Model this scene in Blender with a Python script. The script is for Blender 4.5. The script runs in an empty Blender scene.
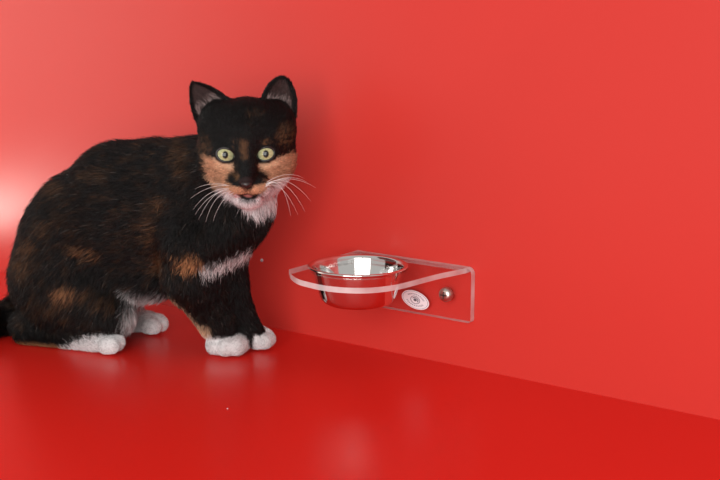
import bpy, bmesh, math
import numpy as np
from mathutils import Vector, Matrix

rng = np.random.default_rng(7)
scene = bpy.context.scene
col = scene.collection

# ------------------------------------------------------------------ camera
CAM = np.array([1.288, -1.1572, 0.4127])
FPX = 1200.0
TH = math.radians(10.9)
F = np.array([-.6, .8, 0.]); R = np.array([.8, .6, 0.]); U = np.array([0., 0., 1.])
FW = F * math.cos(TH) - U * math.sin(TH)
UP = F * math.sin(TH) + U * math.cos(TH)
cam_data = bpy.data.cameras.new('camera')
cam_data.sensor_width = 36.0
cam_data.lens = 36.0 * FPX / 720.0
cam_data.clip_start = 0.02
cam = bpy.data.objects.new('camera', cam_data)
cam.matrix_world = Matrix((
    (R[0], UP[0], -FW[0], CAM[0]),
    (R[1], UP[1], -FW[1], CAM[1]),
    (R[2], UP[2], -FW[2], CAM[2]),
    (0, 0, 0, 1)))
col.objects.link(cam)
scene.camera = cam

# ------------------------------------------------------------------ view, world, lights
scene.view_settings.view_transform = 'Standard'
scene.view_settings.look = 'None'
scene.view_settings.gamma = 1.0
scene.view_settings.use_curve_mapping = False
scene.view_settings.exposure = 0.04

world = bpy.data.worlds.new('room_light')
scene.world = world
world.use_nodes = True
bg = world.node_tree.nodes['Background']
bg.inputs[0].default_value = (1.0, 0.975, 0.95, 1)
bg.inputs[1].default_value = 0.52

def aim(o, loc, target):
    o.location = loc
    o.rotation_euler = (Vector(target) - Vector(loc)).to_track_quat('-Z', 'Y').to_euler()

def area(name, loc, target, w, h, power, colour):
    d = bpy.data.lights.new(name, 'AREA')
    d.shape = 'RECTANGLE'; d.size = w; d.size_y = h
    d.energy = power; d.color = colour
    o = bpy.data.objects.new(name, d)
    aim(o, loc, target)
    col.objects.link(o)
    return o

WIN_A = (np.array([-1.95, -1.25, 0.75]), np.array([0.1, -0.1, 0.2]), 1.3, 1.5)    # window to the left, in front of the wall
WIN_B = (np.array([1.60, -2.55, 0.75]), np.array([0.6, -0.1, 0.1]), 2.0, 1.5)       # window behind the camera
area('window_daylight', WIN_A[0], WIN_A[1], WIN_A[2], WIN_A[3], 12.5, (1.0, 0.95, 0.86))
area('window_daylight', WIN_B[0], WIN_B[1], WIN_B[2], WIN_B[3], 58, (1.0, 0.98, 0.96))
# point light added out of frame to make the wall's glare at the left edge
glare_pt = bpy.data.lights.new('glare_light', 'POINT')
glare_pt.energy = 11; glare_pt.shadow_soft_size = 0.06; glare_pt.color = (1.0, 0.94, 0.86)
glare_pt_o = bpy.data.objects.new('glare_light', glare_pt)
glare_pt_o.location = GLARE_POS = (-0.945, -0.468, -0.06)
col.objects.link(glare_pt_o)

# ------------------------------------------------------------------ helpers
def mat(name):
    m = bpy.data.materials.new(name); m.use_nodes = True
    nt = m.node_tree
    return m, nt, nt.nodes['Principled BSDF']

def link(o, parent=None):
    col.objects.link(o)
    if parent is not None:
        o.parent = parent
    return o

def tag(o, label=None, cat=None, group=None, kind=None):
    if label: o['label'] = label
    if cat: o['category'] = cat
    if group: o['group'] = group
    if kind: o['kind'] = kind
    return o

def mesh_obj(name, verts, faces, m, parent=None, smooth=True, loc=None):
    me = bpy.data.meshes.new(name)
    me.from_pydata([tuple(map(float, v)) for v in verts], [], [tuple(f) for f in faces])
    me.validate()
    if smooth:
        me.polygons.foreach_set('use_smooth', [True] * len(me.polygons))
    for mm in (m if isinstance(m, (list, tuple)) else [m]):
        me.materials.append(mm)
    o = bpy.data.objects.new(name, me)
    if loc is not None: o.location = loc
    return link(o, parent)

def bm_obj(name, bm, m, parent=None, smooth=False):
    me = bpy.data.meshes.new(name); bm.to_mesh(me); bm.free()
    if smooth: me.polygons.foreach_set('use_smooth', [True] * len(me.polygons))
    for mm in (m if isinstance(m, (list, tuple)) else [m]):
        me.materials.append(mm)
    return link(bpy.data.objects.new(name, me), parent)

def box_bm(lo, hi, bevel=0.0):
    bm = bmesh.new()
    bmesh.ops.create_cube(bm, size=1.0)
    lo = Vector(lo); hi = Vector(hi)
    for v in bm.verts:
        v.co = Vector(((v.co.x + .5) * (hi.x - lo.x) + lo.x, (v.co.y + .5) * (hi.y - lo.y) + lo.y, (v.co.z + .5) * (hi.z - lo.z) + lo.z))
    if bevel:
        bmesh.ops.bevel(bm, geom=bm.edges[:], offset=bevel, segments=2, affect='EDGES', profile=.5)
    return bm

def lathe(profile, n=64):
    v, f = [], []
    m = len(profile)
    for i in range(n):
        a = 2 * math.pi * i / n
        for (r, z) in profile:
            v.append((r * math.cos(a), r * math.sin(a), z))
    for i in range(n):
        j = (i + 1) % n
        for k in range(m - 1):
            f.append((i * m + k, j * m + k, j * m + k + 1, i * m + k + 1))
    return v, f

def tube(points, radii, n=6, closed=False):
    P = [np.array(p, float) for p in points]
    v, f = [], []
    m = len(P)
    for i, p in enumerate(P):
        if closed: t = P[(i + 1) % m] - P[i - 1]
        else: t = P[min(i + 1, m - 1)] - P[max(i - 1, 0)]
        t = t / (np.linalg.norm(t) + 1e-12)
        a = np.cross(t, [0.31, 0.17, 0.93]); a /= np.linalg.norm(a); b = np.cross(t, a)
        for k in range(n):
            an = 2 * math.pi * k / n
            v.append(p + radii[i] * (math.cos(an) * a + math.sin(an) * b))
    for i in range(m if closed else m - 1):
        j = (i + 1) % m
        for k in range(n):
            l = (k + 1) % n
            f.append((i * n + k, i * n + l, j * n + l, j * n + k))
    if not closed:
        f.append(tuple(range(n))[::-1]); f.append(tuple(range((m - 1) * n, m * n)))
    return v, f

def ray(x, y): return FW + R * (x - 360) / FPX - UP * (y - 240) / FPX
def on_plane_z(x, y, z):
    r = ray(x, y); return CAM + r * ((z - CAM[2]) / r[2])
def on_wall(x, y, yy=0.0):
    r = ray(x, y); return CAM + r * ((yy - CAM[1]) / r[1])

# ------------------------------------------------------------------ red panels
def red_paint(name, base, rough, bump, spec=0.5):
    m, nt, p = mat(name)
    p.inputs['Roughness'].default_value = rough
    p.inputs['Specular IOR Level'].default_value = spec
    tc = nt.nodes.new('ShaderNodeTexCoord')
    n1 = nt.nodes.new('ShaderNodeTexNoise'); n1.inputs['Scale'].default_value = 3.0; n1.inputs['Detail'].default_value = 3
    nt.links.new(tc.outputs['Object'], n1.inputs['Vector'])
    ramp = nt.nodes.new('ShaderNodeMix'); ramp.data_type = 'RGBA'
    ramp.inputs[6].default_value = (base[0] * .97, base[1] * .92, base[2] * .92, 1)
    ramp.inputs[7].default_value = (base[0] * 1.03, base[1] * 1.08, base[2] * 1.08, 1)
    nt.links.new(n1.outputs['Fac'], ramp.inputs[0])
    nt.links.new(ramp.outputs[2], p.inputs['Base Color'])
    n2 = nt.nodes.new('ShaderNodeTexNoise'); n2.inputs['Scale'].default_value = 420.0; n2.inputs['Detail'].default_value = 2
    nt.links.new(tc.outputs['Object'], n2.inputs['Vector'])
    b = nt.nodes.new('ShaderNodeBump'); b.inputs['Strength'].default_value = bump; b.inputs['Distance'].default_value = .0006
    nt.links.new(n2.outputs['Fac'], b.inputs['Height'])
    nt.links.new(b.outputs['Normal'], p.inputs['Normal'])
    return m

M_WALL = red_paint('red_wall_laminate', (0.63, 0.042, 0.032), 0.32, 0.10, 0.33)
M_FLOOR = red_paint('red_floor_laminate', (0.75, 0.019, 0.012), 0.30, 0.06, 0.32)

LX = -0.66
fl = bm_obj('floor', box_bm((LX, -0.95, -.02), (1.6, 0, 0)), M_FLOOR)
tag(fl, 'glossy red shelf surface under the cat', kind='structure')
wr = bm_obj('wall_back', box_bm((-1.5, 0, -.5), (1.6, .03, 1.3)), M_WALL)
tag(wr, 'red laminate wall behind the cat and the feeding bowl', kind='structure')

# windows of the room behind the camera (they show as reflections in the bowl)
M_FRAME, nt, p = mat('window_frame_white'); p.inputs['Base Color'].default_value = (.8, .79, .77, 1); p.inputs['Roughness'].default_value = .4
for k, (c, t, w, h) in enumerate((WIN_A, WIN_B)):
    q = (Vector(t) - Vector(c)).to_track_quat('-Z', 'Y')
    bm = bmesh.new()
    for (x0, x1, y0, y1) in ((-w/2-.07, -w/2, -h/2-.07, h/2+.07), (w/2, w/2+.07, -h/2-.07, h/2+.07),
                             (-w/2, w/2, h/2, h/2+.07), (-w/2, w/2, -h/2-.07, -h/2),
                             (-.03, .03, -h/2, h/2), (-w/2, w/2, h*.16, h*.16+.045)):
        b2 = box_bm((x0, y0, -.06), (x1, y1, -.01))
        me = bpy.data.meshes.new('tmp'); b2.to_mesh(me); b2.free(); bm.from_mesh(me); bpy.data.meshes.remove(me)
    o = bm_obj('window_%d' % (k + 1), bm, M_FRAME)
    o.location = c; o.rotation_euler = q.to_euler()
    tag(o, 'white framed window of the room facing the niche', kind='structure')

# ------------------------------------------------------------------ bowl bracket
M_ACR = bpy.data.materials.new('clear_acrylic'); M_ACR.use_nodes = True
nt = M_ACR.node_tree; nt.nodes.clear()
out = nt.nodes.new('ShaderNodeOutputMaterial'); mx = nt.nodes.new('ShaderNodeMixShader'); fr = nt.nodes.new('ShaderNodeFresnel')
tr = nt.nodes.new('ShaderNodeBsdfTransparent'); gl = nt.nodes.new('ShaderNodeBsdfGlossy')
fr.inputs['IOR'].default_value = 1.38; tr.inputs['Color'].default_value = (.985, .98, .98, 1); gl.inputs['Roughness'].default_value = .06
ge = nt.nodes.new('ShaderNodeNewGeometry'); om = nt.nodes.new('ShaderNodeMath'); om.operation = 'SUBTRACT'; om.inputs[0].default_value = 1.0
mu = nt.nodes.new('ShaderNodeMath'); mu.operation = 'MULTIPLY'; fr.inputs['IOR'].default_value = 1.33
nt.links.new(ge.outputs['Backfacing'], om.inputs[1]); nt.links.new(fr.outputs[0], mu.inputs[0]); nt.links.new(om.outputs[0], mu.inputs[1])
nt.links.new(mu.outputs[0], mx.inputs[0]); nt.links.new(tr.outputs[0], mx.inputs[1]); nt.links.new(gl.outputs[0], mx.inputs[2]); nt.links.new(mx.outputs[0], out.inputs[0])

M_EDGE = bpy.data.materials.new('frosted_edge_glow'); M_EDGE.use_nodes = True
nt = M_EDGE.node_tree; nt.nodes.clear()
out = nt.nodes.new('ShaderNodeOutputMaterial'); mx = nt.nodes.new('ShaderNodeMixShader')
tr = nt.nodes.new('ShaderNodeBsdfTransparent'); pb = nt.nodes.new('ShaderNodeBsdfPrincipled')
pb.inputs['Base Color'].default_value = (.80, .74, .74, 1); pb.inputs['Roughness'].default_value = .22  # pale colour also stands in for light refracted out at the cut edges
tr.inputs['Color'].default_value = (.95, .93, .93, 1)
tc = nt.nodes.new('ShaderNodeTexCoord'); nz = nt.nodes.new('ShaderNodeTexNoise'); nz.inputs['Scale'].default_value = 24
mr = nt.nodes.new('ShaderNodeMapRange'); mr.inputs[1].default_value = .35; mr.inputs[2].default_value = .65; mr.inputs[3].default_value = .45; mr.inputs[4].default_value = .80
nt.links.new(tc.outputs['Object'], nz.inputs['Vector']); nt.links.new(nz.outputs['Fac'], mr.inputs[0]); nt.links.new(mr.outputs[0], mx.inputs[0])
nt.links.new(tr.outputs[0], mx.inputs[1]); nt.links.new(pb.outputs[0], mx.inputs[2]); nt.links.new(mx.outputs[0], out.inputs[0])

M_STEEL, nt, p = mat('polished_steel')
p.inputs['Base Color'].default_value = (.78, .77, .75, 1); p.inputs['Metallic'].default_value = 1; p.inputs['Roughness'].default_value = .07
M_SCREW, nt, p = mat('screw_steel')
p.inputs['Base Color'].default_value = (.62, .54, .48, 1); p.inputs['Metallic'].default_value = 1; p.inputs['Roughness'].default_value = .3

PZ = 0.1212; PT = 0.0062
BC = np.array([0.4760, -0.0785]); HOLE_R = 0.0545
bracket = bpy.data.objects.new('bowl_bracket', None); link(bracket)
bracket.location = (0.5, 0, PZ)
tag(bracket, 'clear acrylic wall bracket with rounded shelf holding the steel bowl', 'bracket')
B0 = np.array([0.5, 0, PZ])
# outline of the shelf seen from above, read clockwise from the wall
edge_px = [(288.9, 269.5), (291, 274), (297.5, 278.7), (309, 282.2), (323.7, 285.3), (338, 287), (352.9, 287.8), (368, 287.7), (382, 286.6), (397, 284.4), (411.2, 281.0), (426, 277.0), (440.4, 273.4), (456, 270.2), (471.5, 267.2)]
pts = [on_plane_z(x, y, PZ)[:2] for x, y in edge_px]
pts[-1] = np.array([0.5790, -0.0085])
pts = [np.array([0.4172, -0.0005])] + [np.array(q) for q in pts] + [np.array([0.5790, -0.0005])]
# smooth the front outline (Catmull-Rom)
def crom(P, n=5):
    o = []
    for i in range(len(P) - 1):
        p0, p1, p2, p3 = P[max(i - 1, 0)], P[i], P[i + 1], P[min(i + 2, len(P) - 1)]
        for k in range(n):
            t = k / n
            o.append(.5 * ((2 * p1) + (-p0 + p2) * t + (2 * p0 - 5 * p1 + 4 * p2 - p3) * t * t + (-p0 + 3 * p1 - 3 * p2 + p3) * t ** 3))
    o.append(P[-1]); return o
outl = [pts[0]] + crom(pts[1:-1]) + [pts[-1]]
ang = [math.atan2(q[1] - BC[1], q[0] - BC[0]) for q in outl]
hole = [BC + HOLE_R * np.array([math.cos(a), math.sin(a)]) for a in ang]
n = len(outl)
V = []
for z in (0.0, -PT):
    V += [(q[0] - B0[0], q[1] - B0[1], z) for q in outl]
    V += [(q[0] - B0[0], q[1] - B0[1], z) for q in hole]
Fc, mi = [], []
for i in range(n):
    j = (i + 1) % n
    Fc.append((i, j, n + j, n + i)); mi.append(0)
    Fc.append((2*n + j, 2*n + i, 3*n + i, 3*n + j)); mi.append(0)
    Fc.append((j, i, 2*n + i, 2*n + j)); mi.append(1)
    Fc.append((n + i, n + j, 3*n + j, 3*n + i)); mi.append(0)
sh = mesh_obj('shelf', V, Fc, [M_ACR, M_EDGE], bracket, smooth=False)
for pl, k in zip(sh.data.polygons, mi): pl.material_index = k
bm = bmesh.new(); bm.from_mesh(sh.data); bmesh.ops.recalc_face_normals(bm, faces=bm.faces[:]); bm.to_mesh(sh.data); bm.free()
# back plate hanging down from the bend, with rounded lower corners and a rounded bend on top
x0, x1, z0, z1, rc = 0.4172, 0.5855, 0.0565, PZ, 0.0075
prof = []
def arc(cx, cz, r, a0, a1, k=5):
    return [(cx + r * math.cos(math.radians(a0 + (a1 - a0) * i / k)), cz + r * math.sin(math.radians(a0 + (a1 - a0) * i / k))) for i in range(k + 1)]
prof += arc(x1 - rc * .5, z0 + rc * .5, rc * .5, -90, 0) + arc(x1 - rc, z1 - rc, rc, 0, 90) + [(x0, z1 - .0002), (x0, z0 + rc)] + arc(x0 + rc, z0 + rc, rc, 180, 270)
V, Fc, mi = [], [], []
n = len(prof)
for yy in (-.0005, -.0085):
    V += [(q[0] - B0[0], yy, q[1] - B0[2] - .0001) for q in prof]
Fc.append(tuple(range(n))); mi.append(0); Fc.append(tuple(range(2*n - 1, n - 1, -1))); mi.append(0)
for i in range(n):
    j = (i + 1) % n
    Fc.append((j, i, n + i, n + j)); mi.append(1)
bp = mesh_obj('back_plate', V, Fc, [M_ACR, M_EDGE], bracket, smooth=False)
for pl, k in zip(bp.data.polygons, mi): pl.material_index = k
bm = bmesh.new(); bm.from_mesh(bp.data); bmesh.ops.recalc_face_normals(bm, faces=bm.faces[:]); bm.to_mesh(bp.data); bm.free()

# screw with a domed steel head and a cross recess
sc = on_wall(447, 294.2, -0.0087)
v, f = lathe([(0.0, .0078), (.0035, .0077), (.0066, .0068), (.0082, .0048), (.0088, .0022), (.0088, 0.0), (.0045, 0.0), (.0045, -.004), (0, -.004)], 32)
v = [(a, -c, b) for a, b, c in v]
scr = mesh_obj('screw', v, f, M_SCREW, bracket); scr.location = sc - B0
tag(scr, 'domed steel screw head')
M_DARK, nt, p = mat('dark_recess'); p.inputs['Base Color'].default_value = (.10, .08, .07, 1); p.inputs['Metallic'].default_value = .6; p.inputs['Roughness'].default_value = .4
for w, h in ((.0042, .0009), (.0009, .0042)):
    o = bm_obj('recess', box_bm((-w, -.0079, -h), (w, -.0068, h)), M_DARK, scr)

# oval sticker with its printed rings and lettering marks
M_STK, nt, p = mat('sticker_paper'); p.inputs['Base Color'].default_value = (.93, .93, .96, 1); p.inputs['Roughness'].default_value = .35
M_INK, nt, p = mat('grey_print'); p.inputs['Base Color'].default_value = (.42, .41, .45, 1); p.inputs['Roughness'].default_value = .4
M_INK2, nt, p = mat('dark_print'); p.inputs['Base Color'].default_value = (.16, .15, .18, 1); p.inputs['Roughness'].default_value = .4
stc = on_wall(415.4, 299.8, -0.0087)
SA, SB, TILT = .0198, .0108, math.radians(-10)
def oval_ring(ra, rb, y, n=48, inner=0.0, a0=0., a1=360., thick=.0003):
    v, f = [], []
    full = a1 - a0 >= 359.9
    m = n if full else n + 1
    for i in range(m):
        a = math.radians(a0 + (a1 - a0) * i / n)
        for s, yy in ((1.0, y), (inner, y), (1.0, y + thick), (inner, y + thick)):
            X, Z = ra * s * math.cos(a), rb * s * math.sin(a)
            v.append((X * math.cos(TILT) - Z * math.sin(TILT), yy, X * math.sin(TILT) + Z * math.cos(TILT)))
    for i in range(n):
        j = (i + 1) % m
        f += [(4*i, 4*j, 4*j+1, 4*i+1), (4*i+2, 4*i+3, 4*j+3, 4*j+2), (4*i, 4*i+2, 4*j+2, 4*j), (4*i+1, 4*j+1, 4*j+3, 4*i+3)]
    return v, f
v, f = oval_ring(SA, SB, -.0004, inner=.001, thick=.0004)
stk = mesh_obj('sticker', v, f, M_STK, bracket, smooth=False); stk.location = stc - B0
tag(stk, 'white oval sticker with a grey round logo')
for ra, rb, inn, m_ in ((SA*.92, SB*.92, .965, M_INK), (SA*.36, SB*.46, .80, M_INK), (SA*.12, SB*.16, .05, M_INK2)):
    v, f = oval_ring(ra, rb, -.0006, inner=inn, thick=.0002)
    mesh_obj('printed_ring', v, f, m_, stk, smooth=False)
for k in range(26):
    a = 20 + k * 12.4
    if 150 < a < 205: continue
    v, f = oval_ring(SA*.70, SB*.70, -.0006, n=3, inner=.80, a0=a, a1=a + 6.5, thick=.0002)
    mesh_obj('printed_letter', v, f, M_INK, stk, smooth=False)
v, f = oval_ring(SA*.24, SB*.30, -.0006, n=10, inner=.72, a0=-40, a1=160, thick=.0002)
mesh_obj('printed_swirl', v, f, M_INK2, stk, smooth=False)

# bowl
prof = [(0.0001, -.0408), (.030, -.0410), (.0372, -.0400), (.0415, -.0362), (.0445, -.029), (.0480, -.017), (.0510, -.005), (.0522, -.0005),
        (.0535, .0016), (.0552, .0026), (.0570, .0026), (.0580, .0017), (.0579, .0006), (.0565, .0003), (.0540, .0002), (.0524, -.001), (.0516, -.005), (.0488, -.017), (.0454, -.0295), (.0424, -.0372), (.0378, -.0416), (.030, -.0428), (.0001, -.0428)]
prof = [tuple(q) for q in crom([np.array(q) for q in prof], 4)]
v, f = lathe(prof, 96)
bowl = mesh_obj('feeding_bowl', v, f, M_STEEL)
bowl.location = (BC[0], BC[1], PZ + .0003)
tag(bowl, 'polished stainless steel feeding bowl hanging in the clear bracket', 'bowl')

# small pale plug in the wall left of the bracket
M_PLUG, nt, p = mat('plug_plastic'); p.inputs['Base Color'].default_value = (.62, .55, .58, 1); p.inputs['Roughness'].default_value = .4
pc = on_wall(262, 260.3, 0)
v, f = lathe([(0, .0016), (.0012, .0015), (.0020, .0009), (.0023, 0.0), (.0020, -.002), (0, -.002)], 20)
v = [(a, -c, b) for a, b, c in v]
pg = mesh_obj('wall_plug', v, f, M_PLUG); pg.location = pc
tag(pg, 'tiny pale plug in the red wall between the cat and the bowl', 'plug')
# crumb on the floor
bm = bmesh.new(); bmesh.ops.create_icosphere(bm, subdivisions=1, radius=.0011)
for q in bm.verts: q.co += Vector(rng.normal(0, .0002, 3)); q.co.z *= .6
bm_obj('crumb', bm, M_PLUG).location = Vector(on_plane_z(227.5, 408.5, .0006))
cr = bpy.data.objects['crumb']; tag(cr, 'tiny pale crumb lying on the open red floor', 'crumb')

# ================================================================== CAT
# cat space: (u, v, z) = along image right, away from the camera, up
H = CAM[2]
def world_of(q): q = np.asarray(q); return np.array([CAM[0], CAM[1], 0.]) + q[..., 0:1] * R + q[..., 1:2] * F + q[..., 2:3] * U
def A(px, py, v):
    r = ray(px, py); t = v / (r @ F)
    return np.array([t * (r @ R), v, H + t * r[2]])
def G(px, v, h):                    # point at a height h (in units of about a pixel) above the floor
    z = h / 820.
    depth = v * math.cos(TH) + (H - z) * math.sin(TH)
    return np.array([(px - 360) / FPX * depth, v, z])
def project(W):
    d = W - CAM; z = d @ FW
    return 360 + FPX * (d @ R) / z, 240 - FPX * (d @ UP) / z
S = 1 / 820.
YAW = math.radians(20)
hx = np.array([math.cos(YAW), -math.sin(YAW), 0]); lx = np.array([math.sin(YAW), math.cos(YAW), 0]); zx = np.array([0, 0, 1.])
BODY = np.array([hx, lx, zx])
prims = []
def rot_pitch(deg):                  # body frame pitched nose-up by deg
    a = math.radians(deg); return np.array([hx * math.cos(a) + zx * math.sin(a), lx, -hx * math.sin(a) + zx * math.cos(a)])
def ell(group, c, r, k=14, frame=BODY, flow=(0, 0, -1), L=12, lift=.3):
    prims.append(dict(t='e', g=group, c=np.asarray(c, float), r=np.asarray(r, float) * S, f=frame, k=k * S, flow=np.asarray(flow, float), L=L * 1e-3, lift=lift))
def cone(group, a, b, ra, rb, k=12, flow=None, L=9, lift=.3):
    a = np.asarray(a, float); b = np.asarray(b, float)
    prims.append(dict(t='c', g=group, a=a, b=b, ra=ra * S, rb=rb * S, k=k * S, flow=np.asarray(flow, float) if flow is not None else (b - a), L=L * 1e-3, lift=lift))
back = -hx
# torso
ell('torso', A(66, 279, 1.500), (57, 48, 54), flow=back * .5 - zx, L=15)
ell('torso', A(75, 250, 1.488), (57, 49, 58), flow=back * .7 - zx, L=15)
ell('torso', A(90, 230, 1.476), (60, 50, 60), flow=back * .8 - zx * .8, L=15)
ell('torso', A(124, 209, 1.456), (60, 52, 65), flow=back - zx * .35, L=14)
ell('torso', A(160, 206, 1.440), (52, 48, 64), flow=back - zx * .2, L=14)
ell('torso', A(190, 206, 1.426), (46, 47, 61), flow=back - zx * .35, L=13)
ell('torso', A(208, 228, 1.412), (36, 42, 42), flow=-zx - .2 * hx, L=14)
cone('neck', A(206, 188, 1.420), A(240, 166, 1.392), 46, 38, k=16, flow=back * .8 - zx * .7, L=14)
ell('chest', A(233, 222, 1.385), (22, 30, 34), k=16, flow=-zx + .1 * hx, L=13)
ell('chest', A(243, 204, 1.385), (27, 28, 34), k=14, flow=-zx + .1 * hx, L=13)
# near hind leg
ell('thigh_near', A(72, 291, 1.448), (58, 26, 54), k=16, frame=rot_pitch(-25), flow=back * .55 - zx, L=15)
ell('thigh_near', A(33, 326, 1.464), (25, 16, 17), k=12, flow=back * .4 - zx, L=10)
ell('thigh_near', A(108, 312, 1.432), (26, 18, 25), k=14, flow=-zx * .8 - hx * .4, L=14)
cone('foot_near', G(26, 1.456, 9), G(98, 1.421, 11), 9, 11.5, k=8, flow=hx, L=5)
for px, v, h, r in ((107, 1.428, 10, 9.5), (112, 1.416, 10.5, 10), (108, 1.405, 9.5, 9)):
    ell('foot_near', G(px, v, h), (r * 1.35, r * .78, r), k=2.6, flow=hx - zx * .5, L=3)
# far hind leg
ell('thigh_far', A(92, 282, 1.532), (40, 22, 42), k=14, flow=-zx, L=12)
ell('belly', A(138, 268, 1.462), (46, 36, 30), k=18, flow=-zx * .7 - hx, L=16, lift=.5)
cone('shin_far', A(122, 296, 1.512), G(128, 1.522, 12), 18, 12, k=10, flow=-zx, L=16)
cone('foot_far', G(95, 1.54, 9), G(146, 1.512, 11), 9, 11, k=8, flow=hx, L=5)
for px, v, h, r in ((151, 1.521, 10, 9.5), (157, 1.508, 10.5, 10), (151, 1.496, 9.5, 9)):
    ell('foot_far', G(px, v, h), (r * 1.3, r * .78, r), k=2.6, flow=hx - zx * .5, L=3)
# near fore leg
cone('arm_near', A(196, 240, 1.394), A(193, 276, 1.396), 33, 27, k=14, flow=-zx - .3 * hx, L=10)
cone('arm_near', A(193, 276, 1.396), A(217, 322, 1.410), 26, 16.5, k=10, L=9)
cone('arm_near', A(217, 322, 1.410), G(226, 1.412, 13), 16.5, 13, k=6, L=5)
for px, v, h, r in ((217, 1.405, 10, 10), (227, 1.398, 10.5, 10), (236, 1.399, 10.5, 9.5), (241, 1.408, 10.5, 8.5)):
    ell('paw_near', G(px, v, h), (r * 1.05, r * 1.2, r), k=2.4, flow=-lx - zx * .4 + hx * .4, L=3)
ell('paw_near', G(226, 1.412, 13), (17, 13, 12), k=6, flow=-lx - zx * .4, L=3)
# far fore leg
cone('arm_far', A(222, 250, 1.412), A(228, 282, 1.418), 24, 17, k=12, flow=-zx, L=10)
cone('arm_far', A(228, 282, 1.418), A(247, 326, 1.428), 16, 11.5, k=8, L=7)
cone('arm_far', A(247, 326, 1.428), G(256, 1.430, 12), 11.5, 10.5, k=5, L=5)
for px, v, h, r in ((258, 1.424, 9.5, 7.5), (264, 1.424, 10, 8), (267, 1.433, 10, 8)):
    ell('paw_far', G(px, v, h), (r * 1.1, r * 1.05, r), k=2.4, flow=hx * .7 - lx * .6 - zx * .4, L=3)
ell('paw_far', G(261, 1.438, 11.5), (10, 9, 10), k=5, flow=hx - zx * .4, L=3)
# tail along the wall, out of the frame
tp = [A(24, 312, 1.522), A(4, 322, 1.508), G(-28, 1.46, 14), G(-52, 1.40, 13), G(-62, 1.33, 12), G(-52, 1.27, 11)]
tr_ = [20, 16, 13, 12, 11, 8]
for i in range(len(tp) - 1):
    cone('tail', tp[i], tp[i + 1], tr_[i], tr_[i + 1], k=6, L=14)
# head
HP = (246.5, 150.0); HV = 1.372
H0 = A(HP[0], HP[1], HV)
hr = ray(*HP); HS = (HV / (hr @ F)) / FPX            # metres per pixel at the head
def uvz(w): return np.array([w @ R, w @ F, w @ U])
g_ = -hr / np.linalg.norm(hr); r_ = R - (R @ g_) * g_; r_ /= np.linalg.norm(r_); u_ = np.cross(g_, r_); 
HEAD = np.array([uvz(r_), uvz(u_), uvz(g_)])
def hp(a, b, c): return H0 + HS * (a * HEAD[0] + b * HEAD[1] + c * HEAD[2])
FACE = 'radial'
def hell(c, r, k=6, L=8, group='head', lift=.22): 
    ell(group, hp(*c), np.array(r) * HS / S, k=k, frame=HEAD, flow=(0, 0, 0), L=L, lift=lift); prims[-1]['flow'] = FACE
def hcone(a, b, ra, rb, k=6, L=5, group='head'):
    cone(group, hp(*a), hp(*b), ra * HS / S, rb * HS / S, k=k, flow=(0, 0, 0), L=L, lift=.15); prims[-1]['flow'] = FACE
hell((1, 8, -14), (45, 43, 44), L=7)
hell((1, 20, -2), (40, 28, 30), k=8, L=7)
hell((-27, 26, -10), (18, 22, 20), k=10, L=7)
hell((29, 26, -10), (18, 22, 20), k=10, L=7)
hell((-25.5, -12, -2), (20, 21, 22), k=12, L=9)
hell((27, -12, -2), (20, 21, 22), k=12, L=9)
hell((1, -26, 4), (33, 22, 26), k=12, L=9)
hcone((-.5, 14, 24), (0, -29, 40), 12, 7.5, k=9, L=3)
hell((-9.5, -35.5, 32), (12.5, 10, 12), k=5, L=3.2)
hell((10.5, -35.5, 32), (12.5, 10, 12), k=5, L=3.2)
hell((1.5, -49, 22), (13, 8.5, 14), k=5, L=4.5)
hell((-.5, -29.5, 42), (6.5, 5, 5.5), k=3, L=.5, group='nose')
# eye surrounds
hell((-20.5, -5, 18), (15, 13, 14), k=7, L=3)
hell((19, -4, 18), (15, 13, 14), k=7, L=3)
# ears: curved triangular shells
def ear(base, tip, W0, facing, depth, th, e=1.7, q=1.):
    b = hp(*base); t = hp(*tip)
    ax = t - b; Ln = np.linalg.norm(ax); ax /= Ln
    n_ = np.array(facing[0] * HEAD[0] + facing[1] * HEAD[1] + facing[2] * HEAD[2]); n_ -= (n_ @ ax) * ax; n_ /= np.linalg.norm(n_)
    tt = np.cross(ax, n_)
    prims.append(dict(t='ear', g='ear', b=b, ax=ax, n=n_, tt=tt, Ln=Ln, W=W0 * HS, d=depth * HS, th=th * HS, e=e, q=q, k=4 * S, flow=ax, L=.0035, lift=.2))
ear((-32.5, 38, -8), (-53.5, 67, -9), 19, (-.42, .12, 1), 10, 1.9, 1.7, .85)
ear((31.5, 38, -8), (36.5, 73.5, -9), 18.0, (.30, .12, 1), 10, 1.9, 2.4, .62)
EYES = [(-20.8, -4.8), (19.0, -3.9)]

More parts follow.
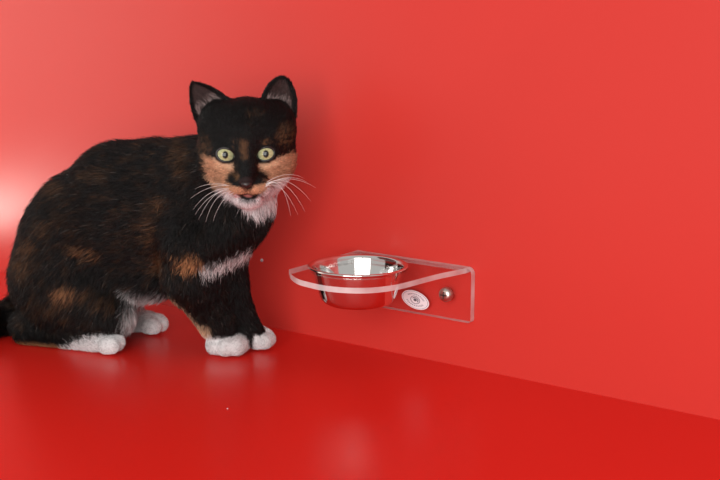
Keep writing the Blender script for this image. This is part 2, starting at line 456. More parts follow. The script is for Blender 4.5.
# ---- distance field on a grid that is finer around the head
def axis(lo, hi, flo, fhi, fine, coarse):
    o = [lo]
    while o[-1] < hi:
        x = o[-1]
        d = 0 if flo <= x <= fhi else min(abs(x - flo), abs(x - fhi))
        o.append(x + min(coarse, fine + d * .06))
    return np.array(o, np.float64)
xs = axis(-.585, -.055, -.215, -.06, .00115, .0024)
ys = axis(1.225, 1.605, 1.31, 1.385, .00125, .0024)
zs = axis(-.012, .385, .185, .378, .00115, .0022)
D = np.full((len(xs), len(ys), len(zs)), .06, np.float32)
def sd(p, P):
    if p['t'] == 'e':
        q = (P - p['c']) @ p['f'].T
        k0 = np.sqrt(((q / p['r']) ** 2).sum(-1)); k1 = np.sqrt(((q / p['r'] ** 2) ** 2).sum(-1)) + 1e-9
        return k0 * (k0 - 1) / k1
    if p['t'] == 'c':
        ab = p['b'] - p['a']; t = np.clip(((P - p['a']) @ ab) / (ab @ ab), 0, 1)
        return np.sqrt(((P - p['a'] - t[..., None] * ab) ** 2).sum(-1)) - (p['ra'] + (p['rb'] - p['ra']) * t)
    q = P - p['b']; a = q @ p['ax']; t = q @ p['tt']; n_ = q @ p['n']
    s = np.clip(a / p['Ln'], 0, 1)
    W = p['W'] * (1 - s ** p['e']) ** p['q'] + .0012
    ns = -p['d'] * (1 - np.clip(t / W, -1, 1) ** 2) * (1 - .75 * s) + .15 * p['d']
    d1 = (np.abs(n_ - ns) - p['th']) * .75
    return np.maximum(np.maximum(d1, np.abs(t) - W), np.maximum(-a - .004, a - p['Ln']))
def bounds(p):
    if p['t'] == 'e': m = p['r'].max(); return p['c'] - m, p['c'] + m
    if p['t'] == 'c': m = max(p['ra'], p['rb']); return np.minimum(p['a'], p['b']) - m, np.maximum(p['a'], p['b']) + m
    e = p['b'] + p['ax'] * p['Ln']; m = p['W'] + p['d']; return np.minimum(p['b'], e) - m, np.maximum(p['b'], e) + m
def sub(lo, hi):
    i = [np.searchsorted(a, l) for a, l in zip((xs, ys, zs), lo)]; j = [np.searchsorted(a, h) for a, h in zip((xs, ys, zs), hi)]
    return tuple(slice(max(a - 1, 0), b + 1) for a, b in zip(i, j))
def pts_of(sl):
    g = np.meshgrid(xs[sl[0]], ys[sl[1]], zs[sl[2]], indexing='ij'); return np.stack(g, -1)
for p in prims:
    lo, hi = bounds(p); m = p['k'] + .006
    sl = sub(lo - m, hi + m); d = sd(p, pts_of(sl)); d0 = D[sl]; k = p['k']
    h = np.maximum(k - np.abs(d0 - d), 0) / k
    D[sl] = np.minimum(d0, d) - h * h * k * .25
# eye openings
EW, EH = 8.2, 6.7
def almond(a, b, side, grow=0.):
    # a, b relative to eye centre; side = +1 when the nose lies towards +a
    bb = b + .10 * a * side                      # inner corner lower
    w = EW + grow + np.where(a * side > 0, 1.2, 0); h = EH + grow
    return (np.abs(a / w) ** 2.0 + np.abs(bb / h) ** 2.0) ** .5 - 1
for (ea, eb), side in zip(EYES, (1, -1)):
    c = hp(ea, eb, 32); sl = sub(c - .022, c + .022); P = pts_of(sl)
    q = (P - H0) @ HEAD.T / HS
    d = np.maximum(almond(q[..., 0] - ea, q[..., 1] - eb, side) * 7.5, 14 - q[..., 2]) * HS
    D[sl] = np.maximum(D[sl], -d)
# mouth slit
for a, b, r in (((-9, -43.2, 40), (0, -46.3, 43), .9), ((0, -46.3, 43), (10, -45.5, 38), .9), ((0, -36, 49), (0, -41, 47), .8)):
    c = (hp(*a) + hp(*b)) / 2; sl = sub(c - .018, c + .018)
    d = sd(dict(t='c', a=hp(*a), b=hp(*b), ra=r * HS, rb=r * HS), pts_of(sl))
    D[sl] = np.maximum(D[sl], -d)
# flat contact with the floor
D = np.maximum(D, (.0006 - zs)[None, None, :].astype(np.float32))

# ---- surface nets
def surface_nets(D, xs, ys, zs):
    ins = D < 0
    nx, ny, nz = D.shape
    cnt = np.zeros((nx - 1, ny - 1, nz - 1), np.int8)
    for dx in (0, 1):
        for dy in (0, 1):
            for dz in (0, 1):
                cnt += ins[dx:nx - 1 + dx, dy:ny - 1 + dy, dz:nz - 1 + dz]
    act = np.argwhere((cnt > 0) & (cnt < 8))
    idx = -np.ones(cnt.shape, np.int64); idx[tuple(act.T)] = np.arange(len(act))
    acc = np.zeros((len(act), 3)); num = np.zeros(len(act))
    corners = [(dx, dy, dz) for dx in (0, 1) for dy in (0, 1) for dz in (0, 1)]
    co = lambda c: np.stack([xs[act[:, 0] + c[0]], ys[act[:, 1] + c[1]], zs[act[:, 2] + c[2]]], 1)
    va = lambda c: D[act[:, 0] + c[0], act[:, 1] + c[1], act[:, 2] + c[2]]
    for i, c0 in enumerate(corners):
        for c1 in corners[i + 1:]:
            if sum(abs(a - b) for a, b in zip(c0, c1)) != 1: continue
            d0, d1 = va(c0).astype(float), va(c1).astype(float)
            m = (d0 < 0) != (d1 < 0)
            t = np.where(m, d0 / np.where(m, d0 - d1, 1), 0)
            acc += np.where(m[:, None], co(c0) + t[:, None] * (co(c1) - co(c0)), 0); num += m
    V = acc / num[:, None]
    faces = []
    for ax in range(3):
        o1, o2 = [(1, 2), (2, 0), (0, 1)][ax]
        s0 = [slice(1, n - 1) for n in D.shape]; s1 = list(s0)
        s0[ax] = slice(0, D.shape[ax] - 1); s1[ax] = slice(1, D.shape[ax])
        a, b = ins[tuple(s0)], ins[tuple(s1)]
        e = np.argwhere(a != b)
        off = np.array([1, 1, 1]); off[ax] = 0
        e = e + off
        flip = ins[tuple(e.T)]
        c = []
        for k1, k2 in ((-1, -1), (0, -1), (0, 0), (-1, 0)):
            q = e.copy(); q[:, o1] += k1; q[:, o2] += k2
            c.append(idx[tuple(q.T)])
        f = np.stack(c, 1)
        f[~flip] = f[~flip][:, ::-1]
        faces.append(f)
    return V, np.concatenate(faces)
Vc, Fq = surface_nets(D, xs, ys, zs)
# light smoothing of the net
E = np.concatenate([Fq[:, [0, 1]], Fq[:, [1, 2]], Fq[:, [2, 3]], Fq[:, [3, 0]]])
for it in range(2):
    s = np.zeros_like(Vc); n_ = np.zeros(len(Vc))
    for k in range(3):
        s[:, k] = np.bincount(E[:, 0], Vc[E[:, 1], k], len(Vc)) + np.bincount(E[:, 1], Vc[E[:, 0], k], len(Vc))
    n_ = np.bincount(E[:, 0], minlength=len(Vc)) + np.bincount(E[:, 1], minlength=len(Vc))
    Vc = Vc * .5 + .5 * s / n_[:, None]
W = world_of(Vc)
fn = np.cross(W[Fq[:, 2]] - W[Fq[:, 0]], W[Fq[:, 3]] - W[Fq[:, 1]])
Nv = np.zeros_like(W)
for k in range(4):
    for a in range(3): Nv[:, a] += np.bincount(Fq[:, k], fn[:, a], len(W))
Nv /= np.linalg.norm(Nv, axis=1)[:, None] + 1e-12

# ---- coat pattern
_lat = rng.random((32, 32, 32))
def noise(P, scale, seed=0):
    q = P * scale + seed * 7.31
    i = np.floor(q).astype(int); t = q - i; t = t * t * (3 - 2 * t)
    o = 0
    for dx in (0, 1):
        for dy in (0, 1):
            for dz in (0, 1):
                w = (t[:, 0] if dx else 1 - t[:, 0]) * (t[:, 1] if dy else 1 - t[:, 1]) * (t[:, 2] if dz else 1 - t[:, 2])
                o = o + w * _lat[(i[:, 0] + dx) % 32, (i[:, 1] + dy) % 32, (i[:, 2] + dz) % 32]
    return o
def fbm(P, scale, seed=0): return (noise(P, scale, seed) + .5 * noise(P, scale * 2.1, seed + 1) + .25 * noise(P, scale * 4.3, seed + 2)) / 1.75
def poly_sd(x, y, poly):
    poly = np.array(poly, float); n = len(poly)
    d = np.full(len(x), 1e9); ins = np.zeros(len(x), bool)
    for i in range(n):
        a, b = poly[i], poly[(i + 1) % n]
        e = b - a; wx, wy = x - a[0], y - a[1]
        t = np.clip((wx * e[0] + wy * e[1]) / (e @ e), 0, 1)
        d = np.minimum(d, np.hypot(wx - t * e[0], wy - t * e[1]))
        c = (a[1] <= y) != (b[1] <= y)
        with np.errstate(divide='ignore', invalid='ignore'):
            xi = a[0] + (y - a[1]) * e[0] / (e[1] if e[1] else 1e-9)
        ins ^= c & (x < xi)
    return np.where(ins, -d, d)
sm = lambda d, w: np.clip(.5 - d / w, 0, 1)
BLACK = np.array([.0042, .0039, .0038]); BROWN = np.array([.075, .036, .016]); ORANGE = np.array([.36, .170, .075]); RUST = np.array([.48, .25, .145])
CREAM = np.array([.68, .47, .30]); WHITE = np.array([.80, .79, .79]); PINK = np.array([.30, .11, .095]); EARIN = np.array([.065, .042, .040])
GROUPS = sorted({p['g'] for p in prims})
def classify(Q):
    best = np.full(len(Q), 9.); g = np.zeros(len(Q), int)
    for p in prims:
        lo, hi = bounds(p); m = ((Q > lo - .02) & (Q < hi + .02)).all(1)
        d = sd(p, Q[m]); w = np.where(m)[0]; b = d < best[w]
        best[w[b]] = d[b]; g[w[b]] = GROUPS.index(p['g'])
    return g
def coat(Q, N_, jit=0.):
    """colour of the fur for points Q in cat space with world normals N_"""
    Wd = world_of(Q); x, y = project(Wd); g = classify(Q)
    def isg(*n): return np.isin(g, [GROUPS.index(k) for k in n])
    jx = (fbm(Q, 300, 3) - .5) * 12; jy = (fbm(Q, 300, 9) - .5) * 12
    if jit: jx = jx + rng.normal(0, jit, len(Q)); jy = jy + rng.normal(0, jit, len(Q))
    xx, yy = x + jx, y + jy
    C = np.tile(BLACK, (len(Q), 1))
    def mixin(c, w):
        nonlocal C
        w = np.clip(w, 0, 1)[:, None]; C = C * (1 - w) + np.asarray(c) * w
    # tortoiseshell mottling on the body
    q2 = Q * np.array([1., 1., 1.3])
    m = fbm(q2, 95, 1); body = isg('torso', 'thigh_near', 'thigh_far', 'neck', 'arm_near', 'belly', 'tail', 'chest')
    low = np.clip((215 - x) / 60, .25, 1)
    mixin(BROWN * .42, body * np.clip((m - .55) * 6, 0, 1) * low * .55)
    m2 = fbm(q2, 150, 5)
    m3 = fbm(Q * np.array([1., 1., .6]), 330, 8)
    mixin(BROWN * .85, body * np.clip((m2 - .58) * 8, 0, 1) * np.clip((m3 - .45) * 6, 0, 1) * low * .8)
    def blot(c, cx, cy, rx, ry, s=1., gs=None):
        w = sm((np.hypot((xx - cx) / rx, (yy - cy) / ry) - 1), .9) * s
        if gs is not None: w = w * isg(*gs)
        mixin(c, w * np.clip((fbm(Q * np.array([1., 1., .7]), 330, 2) - .36) * 5, 0, 1))
    near = ('torso', 'thigh_near', 'neck', 'arm_near', 'chest')
    for a in ((ORANGE * .75, 67, 291, 10, 8, .95), (ORANGE * .5, 92, 252, 10, 6, .9), (ORANGE * .4, 78, 248, 8, 5, .8), (ORANGE * .4, 33, 244, 8, 7, .9), (BROWN * 1.4, 26, 262, 9, 12, .8),
              (BROWN * 1.3, 47, 225, 10, 8, .7), (BROWN * 1.6, 85, 292, 9, 6, .8), (BROWN * 1.4, 152, 228, 6, 16, .85), (BROWN * 1.5, 163, 203, 8, 8, .8), (BROWN * 1.5, 160, 262, 6, 14, .7),
              (BROWN * 1.3, 104, 300, 12, 6, .6), (BROWN * 1.2, 50, 305, 16, 6, .6), (BROWN * 1.2, 185, 160, 8, 20, .7), (BROWN * 1.2, 60, 190, 10, 8, .6), (BROWN * 1.2, 100, 175, 14, 6, .5)):
        blot(*a, gs=near)
    # elbow patch and white chest band
    blot(ORANGE * 1.1, 189, 262, 12, 8, 1.3, near + ('arm_far',))
    band = poly_sd(xx, yy, [(200, 267), (212, 263), (228, 257), (240, 251), (252, 244), (252, 251), (240, 259), (226, 265), (214, 271), (204, 274)])
    mixin(WHITE * .92, sm(band, 5) * isg('torso', 'arm_near', 'arm_far', 'chest', 'neck'))
    # throat
    # belly and inner thighs
    mixin(WHITE * .8, isg('shin_far') * 1.); mixin(WHITE * .78, isg('belly') * sm(-(yy - 292), 10) * .9)
    mixin(WHITE * .75, isg('thigh_near') * sm(-(xx - 124), 7) * sm(-(yy - 304), 14) * .75)
    # hind feet
    mixin(ORANGE * .8, isg('foot_near') * sm(xx - 62, 8) * sm((Q[:, 2] - .0065) * 820, 4)); mixin(WHITE, isg('foot_near', 'thigh_near') * sm(-(xx - 52), 5) * sm(-(yy - 351 + (xx - 52) * .5), 4) * (isg('foot_near') | (yy > 334)))
    mixin(WHITE, isg('foot_far') * 1.)
    # fore legs
    mixin(WHITE, isg('paw_near', 'paw_far') * 1.)
    an = isg('arm_near')
    edge = poly_sd(x + jx * .5, y + jy * .5, [(156, 288), (169, 294), (184, 308), (196, 321), (210, 328), (211, 348), (195, 348), (176, 330)])
    mixin(CREAM * .75, an * sm(edge, 4)); 
    mixin(WHITE, (an | isg('arm_far')) * sm(-(y + jy * .4 - np.where(an, 338.5, 338) + np.abs(x - np.where(an, 232, 266)) * np.where(an, .14, .3)), 3))
    mixin(BLACK, isg('paw_near', 'paw_far', 'arm_near', 'arm_far') * sm(poly_sd(x + jx * .25, y + jy * .25, [(236, 322), (256, 326), (254, 334), (252, 347), (249.5, 347), (248, 340), (243, 335), (234, 332)]), 2.5))
    # ---- face
    hd = isg('head', 'nose'); q = (Q - H0) @ HEAD.T / HS; fx, fy = HP[0] + q[:, 0] + jx * .45, HP[1] - q[:, 1] + jy * .45
    front = hd * np.clip((q[:, 2] + 12) / 12, 0, 1)
    def pl(c, poly, w=3.2, s=1.): mixin(c, front * sm(poly_sd(fx, fy, poly), w) * s)
    tx = (fbm(Q, 500, 4) - .5)
    # brown flecks on brow and temples
    for cx, cy, rx, ry, s, c in ((284, 137, 8, 10, .75, ORANGE * .45), (196.5 + 8, 146, 7, 9, .6, ORANGE * .35), (243.5, 150, 3.6, 11, .75, ORANGE * .45), (237, 142.5, 3.5, 2.5, .9, ORANGE * .8), (250, 125, 4, 9, .45, ORANGE * .4), (265, 142, 6, 2.5, .5, ORANGE * .5), (258, 118, 5, 5, .3, ORANGE * .4), (234, 151, 3, 4, .6, ORANGE * .6)):
        mixin(c, front * sm(np.hypot((fx - cx) / rx, (fy - cy) / ry) - 1, .8) * s * np.clip((fbm(Q, 520, 6) - .38) * 5, 0, 1))
    pl(RUST, [(204, 155), (212, 158), (222, 163), (233, 163), (235, 170), (229, 176), (228, 181), (236, 185), (246, 188), (246, 193), (232, 192), (221, 188), (212, 182), (207, 171)])
    pl(RUST, [(258, 166), (268, 164), (280, 157), (291, 153), (296, 158), (295, 172), (286, 180), (270, 184), (262, 190), (249, 193), (247, 188), (258, 184), (266, 178), (265, 173), (259, 171)])
    pl(CREAM, [(214, 157.5), (222, 163), (233, 162), (235, 167), (228, 169), (218, 166)], 4, .8)
    pl(CREAM, [(259, 164), (270, 163), (279, 157), (284, 158), (276, 165), (266, 168), (260, 168)], 4, .8)
    stripes = np.clip(np.sin(fy * .95 + fx * np.where(fx < 247, -.25, .25) + tx * 4) - .1, 0, 1) * np.clip((np.abs(fx - 247) - 20) / 10, 0, 1)
    pl(RUST * .45, [(202, 162), (226, 172), (226, 184), (210, 186)], 4, 0.8 * stripes)
    pl(RUST * .5, [(268, 168), (296, 160), (296, 178), (272, 180)], 4, 0.8 * stripes)
    pl(CREAM * .8, [(205, 176), (222, 181), (226, 187), (212, 186)], 5, .6)
    # white muzzle sides, chin and throat
    white = [(219, 188), (228, 190), (237, 193), (241, 199), (250, 200), (257, 197), (263, 190), (272, 183), (286, 177), (290, 183), (284, 193), (276, 206), (264, 211), (254, 216), (246, 212), (239, 204), (228, 196)]
    wsel = front + isg('chest', 'neck') * (np.abs(x - 255) < 60)
    mixin(WHITE * np.array([.98, .93, .94]), np.clip(wsel, 0, 1) * sm(poly_sd(fx, fy, white), 4))
    pl(RUST * 1.1, [(233, 184), (246, 187), (250, 187), (264, 182), (262, 190), (252, 194), (240, 194), (232, 190)], 3, .85)
    # black blaze down to the nose
    pl(BLACK, [(236, 120), (262, 120), (261, 150), (256, 163), (259, 171), (267, 174), (263, 181), (255, 182), (250, 189), (246, 189.5), (242, 183), (234, 183), (228, 181), (231, 175), (237, 170), (236, 158), (232, 148)], 3.2, np.clip(.95 - .35 * (tx > .12), 0, 1))
    pl(ORANGE * .6, [(241, 142), (247, 142), (247, 158), (243, 160)], 4, .5)
    pl(ORANGE * .55, [(236, 174), (240, 174), (239, 179), (236, 179)], 3, .7)
    # nose leather, mouth
    nz_ = isg('nose') | (hd & (np.hypot((q[:, 0] + .3) / 6, (q[:, 1] + 31) / 5.5) < 1) & (q[:, 2] > 34))
    mixin(np.array([.018, .010, .010]), nz_ * 1.)
    mx_ = np.hypot((q[:, 0] - .5) / 5.0, (q[:, 1] + 43.3) / 2.3) - 1
    line = np.abs(q[:, 1] - (-41.5 - .10 * q[:, 0] + .012 * q[:, 0] ** 2 * 0)) 
    mixin(BLACK * 1.5, hd * (q[:, 2] > 24) * sm(poly_sd(HP[0] + q[:, 0], HP[1] - q[:, 1], [(236.5, 192.6), (241, 193), (247, 191.6), (252, 193.4), (257, 195.6), (254.5, 197.8), (248, 197.8), (241.5, 196)]), 2))
    mixin(PINK, hd * (q[:, 2] > 24) * sm(poly_sd(HP[0] + q[:, 0], HP[1] - q[:, 1], [(243, 194), (247.5, 193), (251.8, 194.6), (250, 195.8), (246.5, 195.8)]), 1.6))
    # eye rims
    for (ea, eb), side in zip(EYES, (1, -1)):
        al = almond(q[:, 0] - ea, q[:, 1] - eb, side)
        mixin(BLACK, hd * (q[:, 2] > 5) * sm(al * 7.5 - 2.2, 2.0))
    # ears: dark outside, greyish pink inside with pale tufts
    er = isg('ear')
    fr_ = (N_ @ g_) > .25
    mixin(EARIN, er * fr_ * .9)
    for p in [p for p in prims if p['t'] == 'ear']:
        qq = Q - p['b']; a = (qq @ p['ax']) / p['Ln']; t = (qq @ p['tt']) / (p['W'] * (1 - np.clip(a, 0, .95) ** p['e']) + 1e-4)
        mixin(BLACK * 1.3, er * sm(-(np.abs(t) - .80), .2) * (np.linalg.norm(qq, axis=1) < .06))
        mixin(BLACK * 1.3, er * sm(-(a - .88), .1) * (np.linalg.norm(qq, axis=1) < .06))
    return C, g, x, y, q

Cv, gv, px_, py_, qh = coat(Vc, Nv)
M_SKIN, nt, p = mat('cat_coat_underlayer')
at = nt.nodes.new('ShaderNodeAttribute'); at.attribute_name = 'coat'
nt.links.new(at.outputs['Color'], p.inputs['Base Color']); p.inputs['Roughness'].default_value = .65; p.inputs['Specular IOR Level'].default_value = .15
M_FUR, nt, p = mat('cat_fur_hair')
at = nt.nodes.new('ShaderNodeAttribute'); at.attribute_name = 'coat'
nt.links.new(at.outputs['Color'], p.inputs['Base Color']); p.inputs['Roughness'].default_value = .42; p.inputs['Specular IOR Level'].default_value = .24

base = np.array([0.21, -0.19, 0.0])
cat = bpy.data.objects.new('cat', None); link(cat); cat.location = base
tag(cat, 'black and orange tortoiseshell cat with white paws and chin crouching on the red floor', 'cat')
me = bpy.data.meshes.new('body')
me.vertices.add(len(W)); me.vertices.foreach_set('co', (W - base).astype(np.float32).ravel())
me.loops.add(Fq.size); me.loops.foreach_set('vertex_index', Fq.astype(np.int32).ravel())
me.polygons.add(len(Fq)); me.polygons.foreach_set('loop_start', np.arange(0, Fq.size, 4, dtype=np.int32))
me.polygons.foreach_set('use_smooth', np.ones(len(Fq), bool))
ca = me.attributes.new('coat', 'FLOAT_COLOR', 'POINT')
ca.data.foreach_set('color', np.concatenate([Cv, np.ones((len(Cv), 1))], 1).astype(np.float32).ravel())
me.materials.append(M_SKIN); me.update(calc_edges=True); me.validate()
body = link(bpy.data.objects.new('body', me), cat)

# ---- fur
TRI = np.concatenate([Fq[:, [0, 1, 2]], Fq[:, [0, 2, 3]]])
area_ = np.linalg.norm(np.cross(W[TRI[:, 1]] - W[TRI[:, 0]], W[TRI[:, 2]] - W[TRI[:, 0]]), axis=1) / 2
NH = 230000
cen = W[TRI].mean(1)
gt = gv[TRI[:, 0]]
dens = np.ones(len(TRI))
dens[np.isin(gt, [GROUPS.index(k) for k in ('head', 'ear')])] = 3.2
dens[np.isin(gt, [GROUPS.index(k) for k in ('paw_near', 'paw_far', 'foot_near', 'foot_far')])] = 2.5
dens[gt == GROUPS.index('nose')] = 0
dens[cen[:, 2] < .003] = 0
toc = CAM - cen; toc /= np.linalg.norm(toc, axis=1)[:, None]
dens *= np.where((Nv[TRI[:, 0]] * toc).sum(1) < -.35, .35, 1)      # the far side carries a thinner sample
pr = area_ * dens; pr /= pr.sum()
ti = rng.choice(len(TRI), NH, p=pr)
r1, r2 = rng.random(NH), rng.random(NH); s1 = np.sqrt(r1)
bw = np.stack([1 - s1, s1 * (1 - r2), s1 * r2], 1)
Qr = (Vc[TRI[ti]] * bw[..., None]).sum(1); Nr = (Nv[TRI[ti]] * bw[..., None]).sum(1); Nr /= np.linalg.norm(Nr, axis=1)[:, None]
Cr, gr, xr, yr, qr = coat(Qr, Nr, 2.0)
# no hair in the eyes, on nose leather and mouth
keep = np.ones(NH, bool)
for (ea, eb), side in zip(EYES, (1, -1)):
    keep &= ~((almond(qr[:, 0] - ea, qr[:, 1] - eb, side, .8) < 0) & (qr[:, 2] > 0) & (np.abs(qr[:, 0]) < 60))
keep &= ~((np.hypot((qr[:, 0] + .3) / 6, (qr[:, 1] + 31) / 5) < 1) & (qr[:, 2] > 30))
keep &= ~((np.abs(qr[:, 0]) < 11) & (qr[:, 1] < -41) & (qr[:, 1] > -47.5) & (qr[:, 2] > 24))
Qr, Nr, Cr, gr, qr = Qr[keep], Nr[keep], Cr[keep], gr[keep], qr[keep]
n = len(Qr)
flow = np.zeros((n, 3)); Ls = np.zeros(n); Lf = np.zeros(n); wt = np.zeros(n)
nose_p = hp(0, -28, 44)
rad = Qr - nose_p; rad /= np.linalg.norm(rad, axis=1)[:, None] + 1e-9
for p in prims:
    lo, hi = bounds(p); m = np.where(((Qr > lo - .03) & (Qr < hi + .03)).all(1))[0]
    if not len(m): continue
    d = sd(p, Qr[m]); w = np.exp(-np.clip(d, -.01, 1) / .0045)
    if isinstance(p['flow'], str): fl_ = rad[m]
    else: fl_ = np.tile(p['flow'] / (np.linalg.norm(p['flow']) + 1e-9), (len(m), 1))
    flow[m] += w[:, None] * fl_; Ls[m] += w * p['L']; Lf[m] += w * p['lift']; wt[m] += w
wt = np.maximum(wt, 1e-9); flow /= wt[:, None]; Ls /= wt; Lf /= wt
# shorter towards the nose
hd = np.isin(gr, [GROUPS.index('head')])
dn = np.linalg.norm(Qr - nose_p, axis=1)
Ls = np.where(hd, np.minimum(Ls, .0025 + np.clip(dn - .010, 0, 1) * .17), Ls)
# near the eyes short too
for (ea, eb) in EYES:
    de = np.hypot(qr[:, 0] - ea, qr[:, 1] - eb)
    Ls = np.where(hd & (qr[:, 2] > 0), np.minimum(Ls, .0012 + np.clip(de - 8, 0, 99) * .00022), Ls)
eg = gr == GROUPS.index('ear')
for p in [p for p in prims if p['t'] == 'ear']:
    qq = Qr - p['b']; a_ = (qq @ p['ax']) / p['Ln']; t_ = (qq @ p['tt']) / p['W']
    tuft = eg & (np.linalg.norm(qq, axis=1) < .05) & ((Nr @ g_) > .2) & (a_ < .36) & (a_ > .02) & (np.abs(t_) < .75) & (rng.random(n) < .28)
    Ls[tuft] = .009; Lf[tuft] = .5
    Cr[tuft] = np.array([.26, .20, .19])
Ls *= rng.uniform(.6, 1.3, n)
fw_ = world_of(flow) - world_of(np.zeros(3))
clump = np.stack([fbm(Qr, 130, s) - .5 for s in (11, 13, 17)], 1)
fw_ = fw_ + clump * 1.3 + rng.normal(0, .2, (n, 3))
tang = fw_ - (fw_ * Nr).sum(1)[:, None] * Nr; tang /= np.linalg.norm(tang, axis=1)[:, None] + 1e-9
Wr = world_of(Qr)
lift = np.clip(Lf + rng.normal(0, .14, n), .05, 1)[:, None]
d0 = tang + Nr * (lift * 2.4); d0 /= np.linalg.norm(d0, axis=1)[:, None]
d1 = tang + Nr * lift; d1 /= np.linalg.norm(d1, axis=1)[:, None]
d2 = tang + Nr * (lift * .25) + rng.normal(0, .10, (n, 3)); d2 /= np.linalg.norm(d2, axis=1)[:, None]
l3 = (Ls / 3)[:, None]
p0 = Wr - Nr * .0004; p1 = p0 + d0 * l3; p2 = p1 + d1 * l3; p3 = p2 + d2 * l3
PP = np.stack([p0, p1, p2, p3], 1) - base
PP[..., 2] = np.maximum(PP[..., 2], .0008)
Cr = Cr * np.exp(rng.normal(0, .32, (n, 1)))
Cr = np.minimum(Cr, .92)
white_tip = rng.random(n) < .008
bodyg = ~hd
Cr[white_tip & bodyg & (Cr[:, 0] < .1)] = (.11, .095, .085)
hc = bpy.data.hair_curves.new('fur')
hc.add_curves([4] * n)
hc.attributes['position'].data.foreach_set('vector', PP.astype(np.float32).ravel())
ra_ = hc.attributes.get('radius') or hc.attributes.new('radius', 'FLOAT', 'POINT')
rr = np.array([.00020, .00020, .00015, .00003]) 
fine = np.where(np.isin(gr, [GROUPS.index(k) for k in ('head', 'ear', 'paw_near', 'paw_far', 'foot_near', 'foot_far')]), .80, 1.0)
ra_.data.foreach_set('value', (fine[:, None] * rr[None]).astype(np.float32).ravel())
cc = hc.attributes.new('coat', 'FLOAT_COLOR', 'CURVE')
cc.data.foreach_set('color', np.concatenate([Cr, np.ones((n, 1))], 1).astype(np.float32).ravel())
hc.materials.append(M_FUR)
fur = link(bpy.data.objects.new('fur', hc), cat)
tag(fur, 'short dense black and rust fur', kind='stuff')

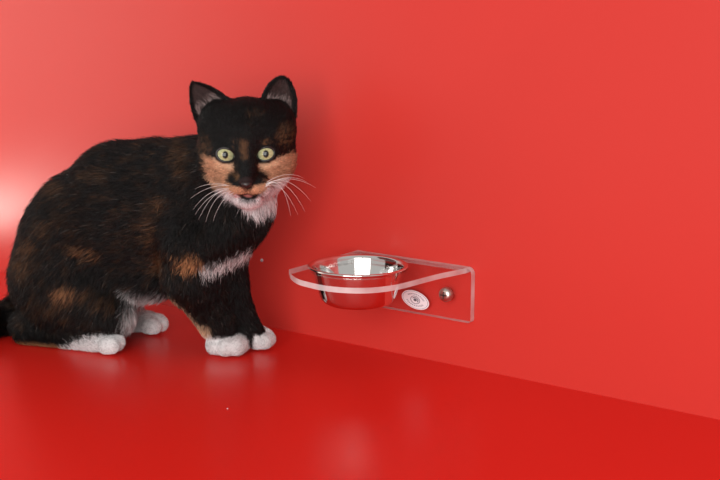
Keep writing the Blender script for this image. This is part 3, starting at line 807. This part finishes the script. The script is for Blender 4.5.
# ---- eyes
def hw(a, b, c): return world_of(hp(a, b, c)[None])[0]
M_EYE, nt, p = mat('cat_eye')
at = nt.nodes.new('ShaderNodeAttribute'); at.attribute_name = 'iris'
nt.links.new(at.outputs['Color'], p.inputs['Base Color']); p.inputs['Roughness'].default_value = .12
p.inputs['Coat Weight'].default_value = .35; p.inputs['Coat Roughness'].default_value = .04; p.inputs['Specular IOR Level'].default_value = .25
M_LID, nt, p = mat('dark_eyelid'); p.inputs['Base Color'].default_value = (.010, .008, .008, 1); p.inputs['Roughness'].default_value = .35
ER = 11.5; EC = 20.0
for (ea, eb), side in zip(EYES, (1, -1)):
    c = hw(ea, eb, EC)
    g3 = CAM - c; g3 /= np.linalg.norm(g3); x3 = np.cross([0, 0, 1.], g3); x3 /= np.linalg.norm(x3); y3 = np.cross(g3, x3)
    v, f, cl = [], [], []
    rings, segs = 40, 48
    for i in range(rings + 1):
        th_ = math.pi * (i / rings) ** 1.25
        for j in range(segs):
            a = 2 * math.pi * j / segs
            lx_, ly_, lz_ = math.sin(th_) * math.cos(a), math.sin(th_) * math.sin(a), math.cos(th_)
            v.append((lx_ * x3 + ly_ * y3 + lz_ * g3) * ER * HS + c - base)
            X, Y = lx_ * ER, ly_ * ER
            pu = math.hypot(X / 2.9, Y / 3.7); ir = math.hypot(X, Y)
            if lz_ < 0: k = (.5, .45, .4)
            else:
                t = min(max((ir - 2.5) / 5.5, 0), 1)
                k = np.array((.52, .50, .23)) * (1 - t) + np.array((.46, .51, .30)) * t
                k = k * (.88 + .18 * math.sin(a * 17) * math.sin(a * 7 + 1))
                s_ = min(max((ir - 7.4) / 1.0, 0), 1); k = k * (1 - s_) + np.array((.05, .05, .03)) * s_
                s_ = min(max((1.12 - pu) / .24, 0), 1); k = k * (1 - s_) + np.array((.004, .004, .005)) * s_
            cl.append((*k, 1))
    for i in range(rings):
        for j in range(segs):
            l = (j + 1) % segs
            f.append((i * segs + j, (i + 1) * segs + j, (i + 1) * segs + l, i * segs + l))
    eye = mesh_obj('eye', v, f, M_EYE, cat)
    atr = eye.data.attributes.new('iris', 'FLOAT_COLOR', 'POINT'); atr.data.foreach_set('color', np.array(cl, np.float32).ravel())
    tag(eye, 'pale green eye with dark pupil')
    loop = []
    for j in range(40):
        a = 2 * math.pi * j / 40
        w_ = EW + (1.2 if math.cos(a) * side > 0 else 0)
        X = w_ * math.cos(a); Y = EH * math.sin(a) - .10 * X * side
        Zc = math.sqrt(max(ER ** 2 - X * X - Y * Y, 4)) + .1
        loop.append(hw(ea + X, eb + Y, EC + Zc) - base)
    v, f = tube(loop, [1.25 * HS] * 40, 8, True)
    mesh_obj('eyelid', v, f, M_LID, eye)

# ---- whiskers
M_WH, nt, p = mat('white_whisker'); p.inputs['Base Color'].default_value = (.9, .88, .86, 1); p.inputs['Roughness'].default_value = .35
wl_ = [((233, 185, 40), (212, 186, 44), (192, 197, 40)), ((232, 187, 40), (212, 191, 46), (195, 207, 44)), ((231, 188, 40), (215, 194, 48), (200, 217, 46)), ((234, 190, 40), (218, 196, 50), (207, 219, 50)),
       ((236, 191, 40), (224, 198, 50), (214, 218, 50)), ((230, 184, 38), (211, 183, 40), (196, 188, 34)), ((232, 189, 40), (213, 194, 48), (197, 212, 46)),
       ((262, 184, 40), (288, 178, 42), (314, 187, 32)), ((262, 186, 40), (284, 180, 44), (309, 200, 36)), ((262, 187, 40), (282, 183, 46), (303, 210, 40)), ((260, 189, 40), (278, 186, 46), (296, 213, 42)),
       ((263, 185, 38), (285, 177, 40), (305, 181, 30)), ((262, 188, 40), (278, 184, 46), (289, 214, 44)), ((263, 183, 38), (284, 174, 38), (303, 178, 28)),
       ]
for a, b, c in wl_:
    a, b, c = [hw(q[0] - HP[0], HP[1] - q[1], q[2]) - base for q in (a, b, c)]
    t = np.linspace(0, 1, 10)[:, None]
    P = (1 - t) ** 2 * a + 2 * t * (1 - t) * (2 * b - .5 * a - .5 * c) + t * t * c
    v, f = tube(P, list(np.linspace(.00026, .00006, 10)), 5)
    mesh_obj('whisker', v, f, M_WH, cat)
# ---- nose leather pad
M_NOSE, nt, p = mat('nose_leather'); p.inputs['Base Color'].default_value = (.022, .013, .012, 1); p.inputs['Roughness'].default_value = .38
bm = bmesh.new(); bmesh.ops.create_uvsphere(bm, u_segments=20, v_segments=14, radius=1)
for q in bm.verts:
    X, Y, Z = q.co
    X *= 5.2 * (1 + .28 * Y); Y *= 3.7
    w_ = hw(-.3 + X, -33.2 + Y, 45.0 + Z * 3.4) - base
    q.co = Vector(w_)
bm_obj('nose', bm, M_NOSE, cat, smooth=True)
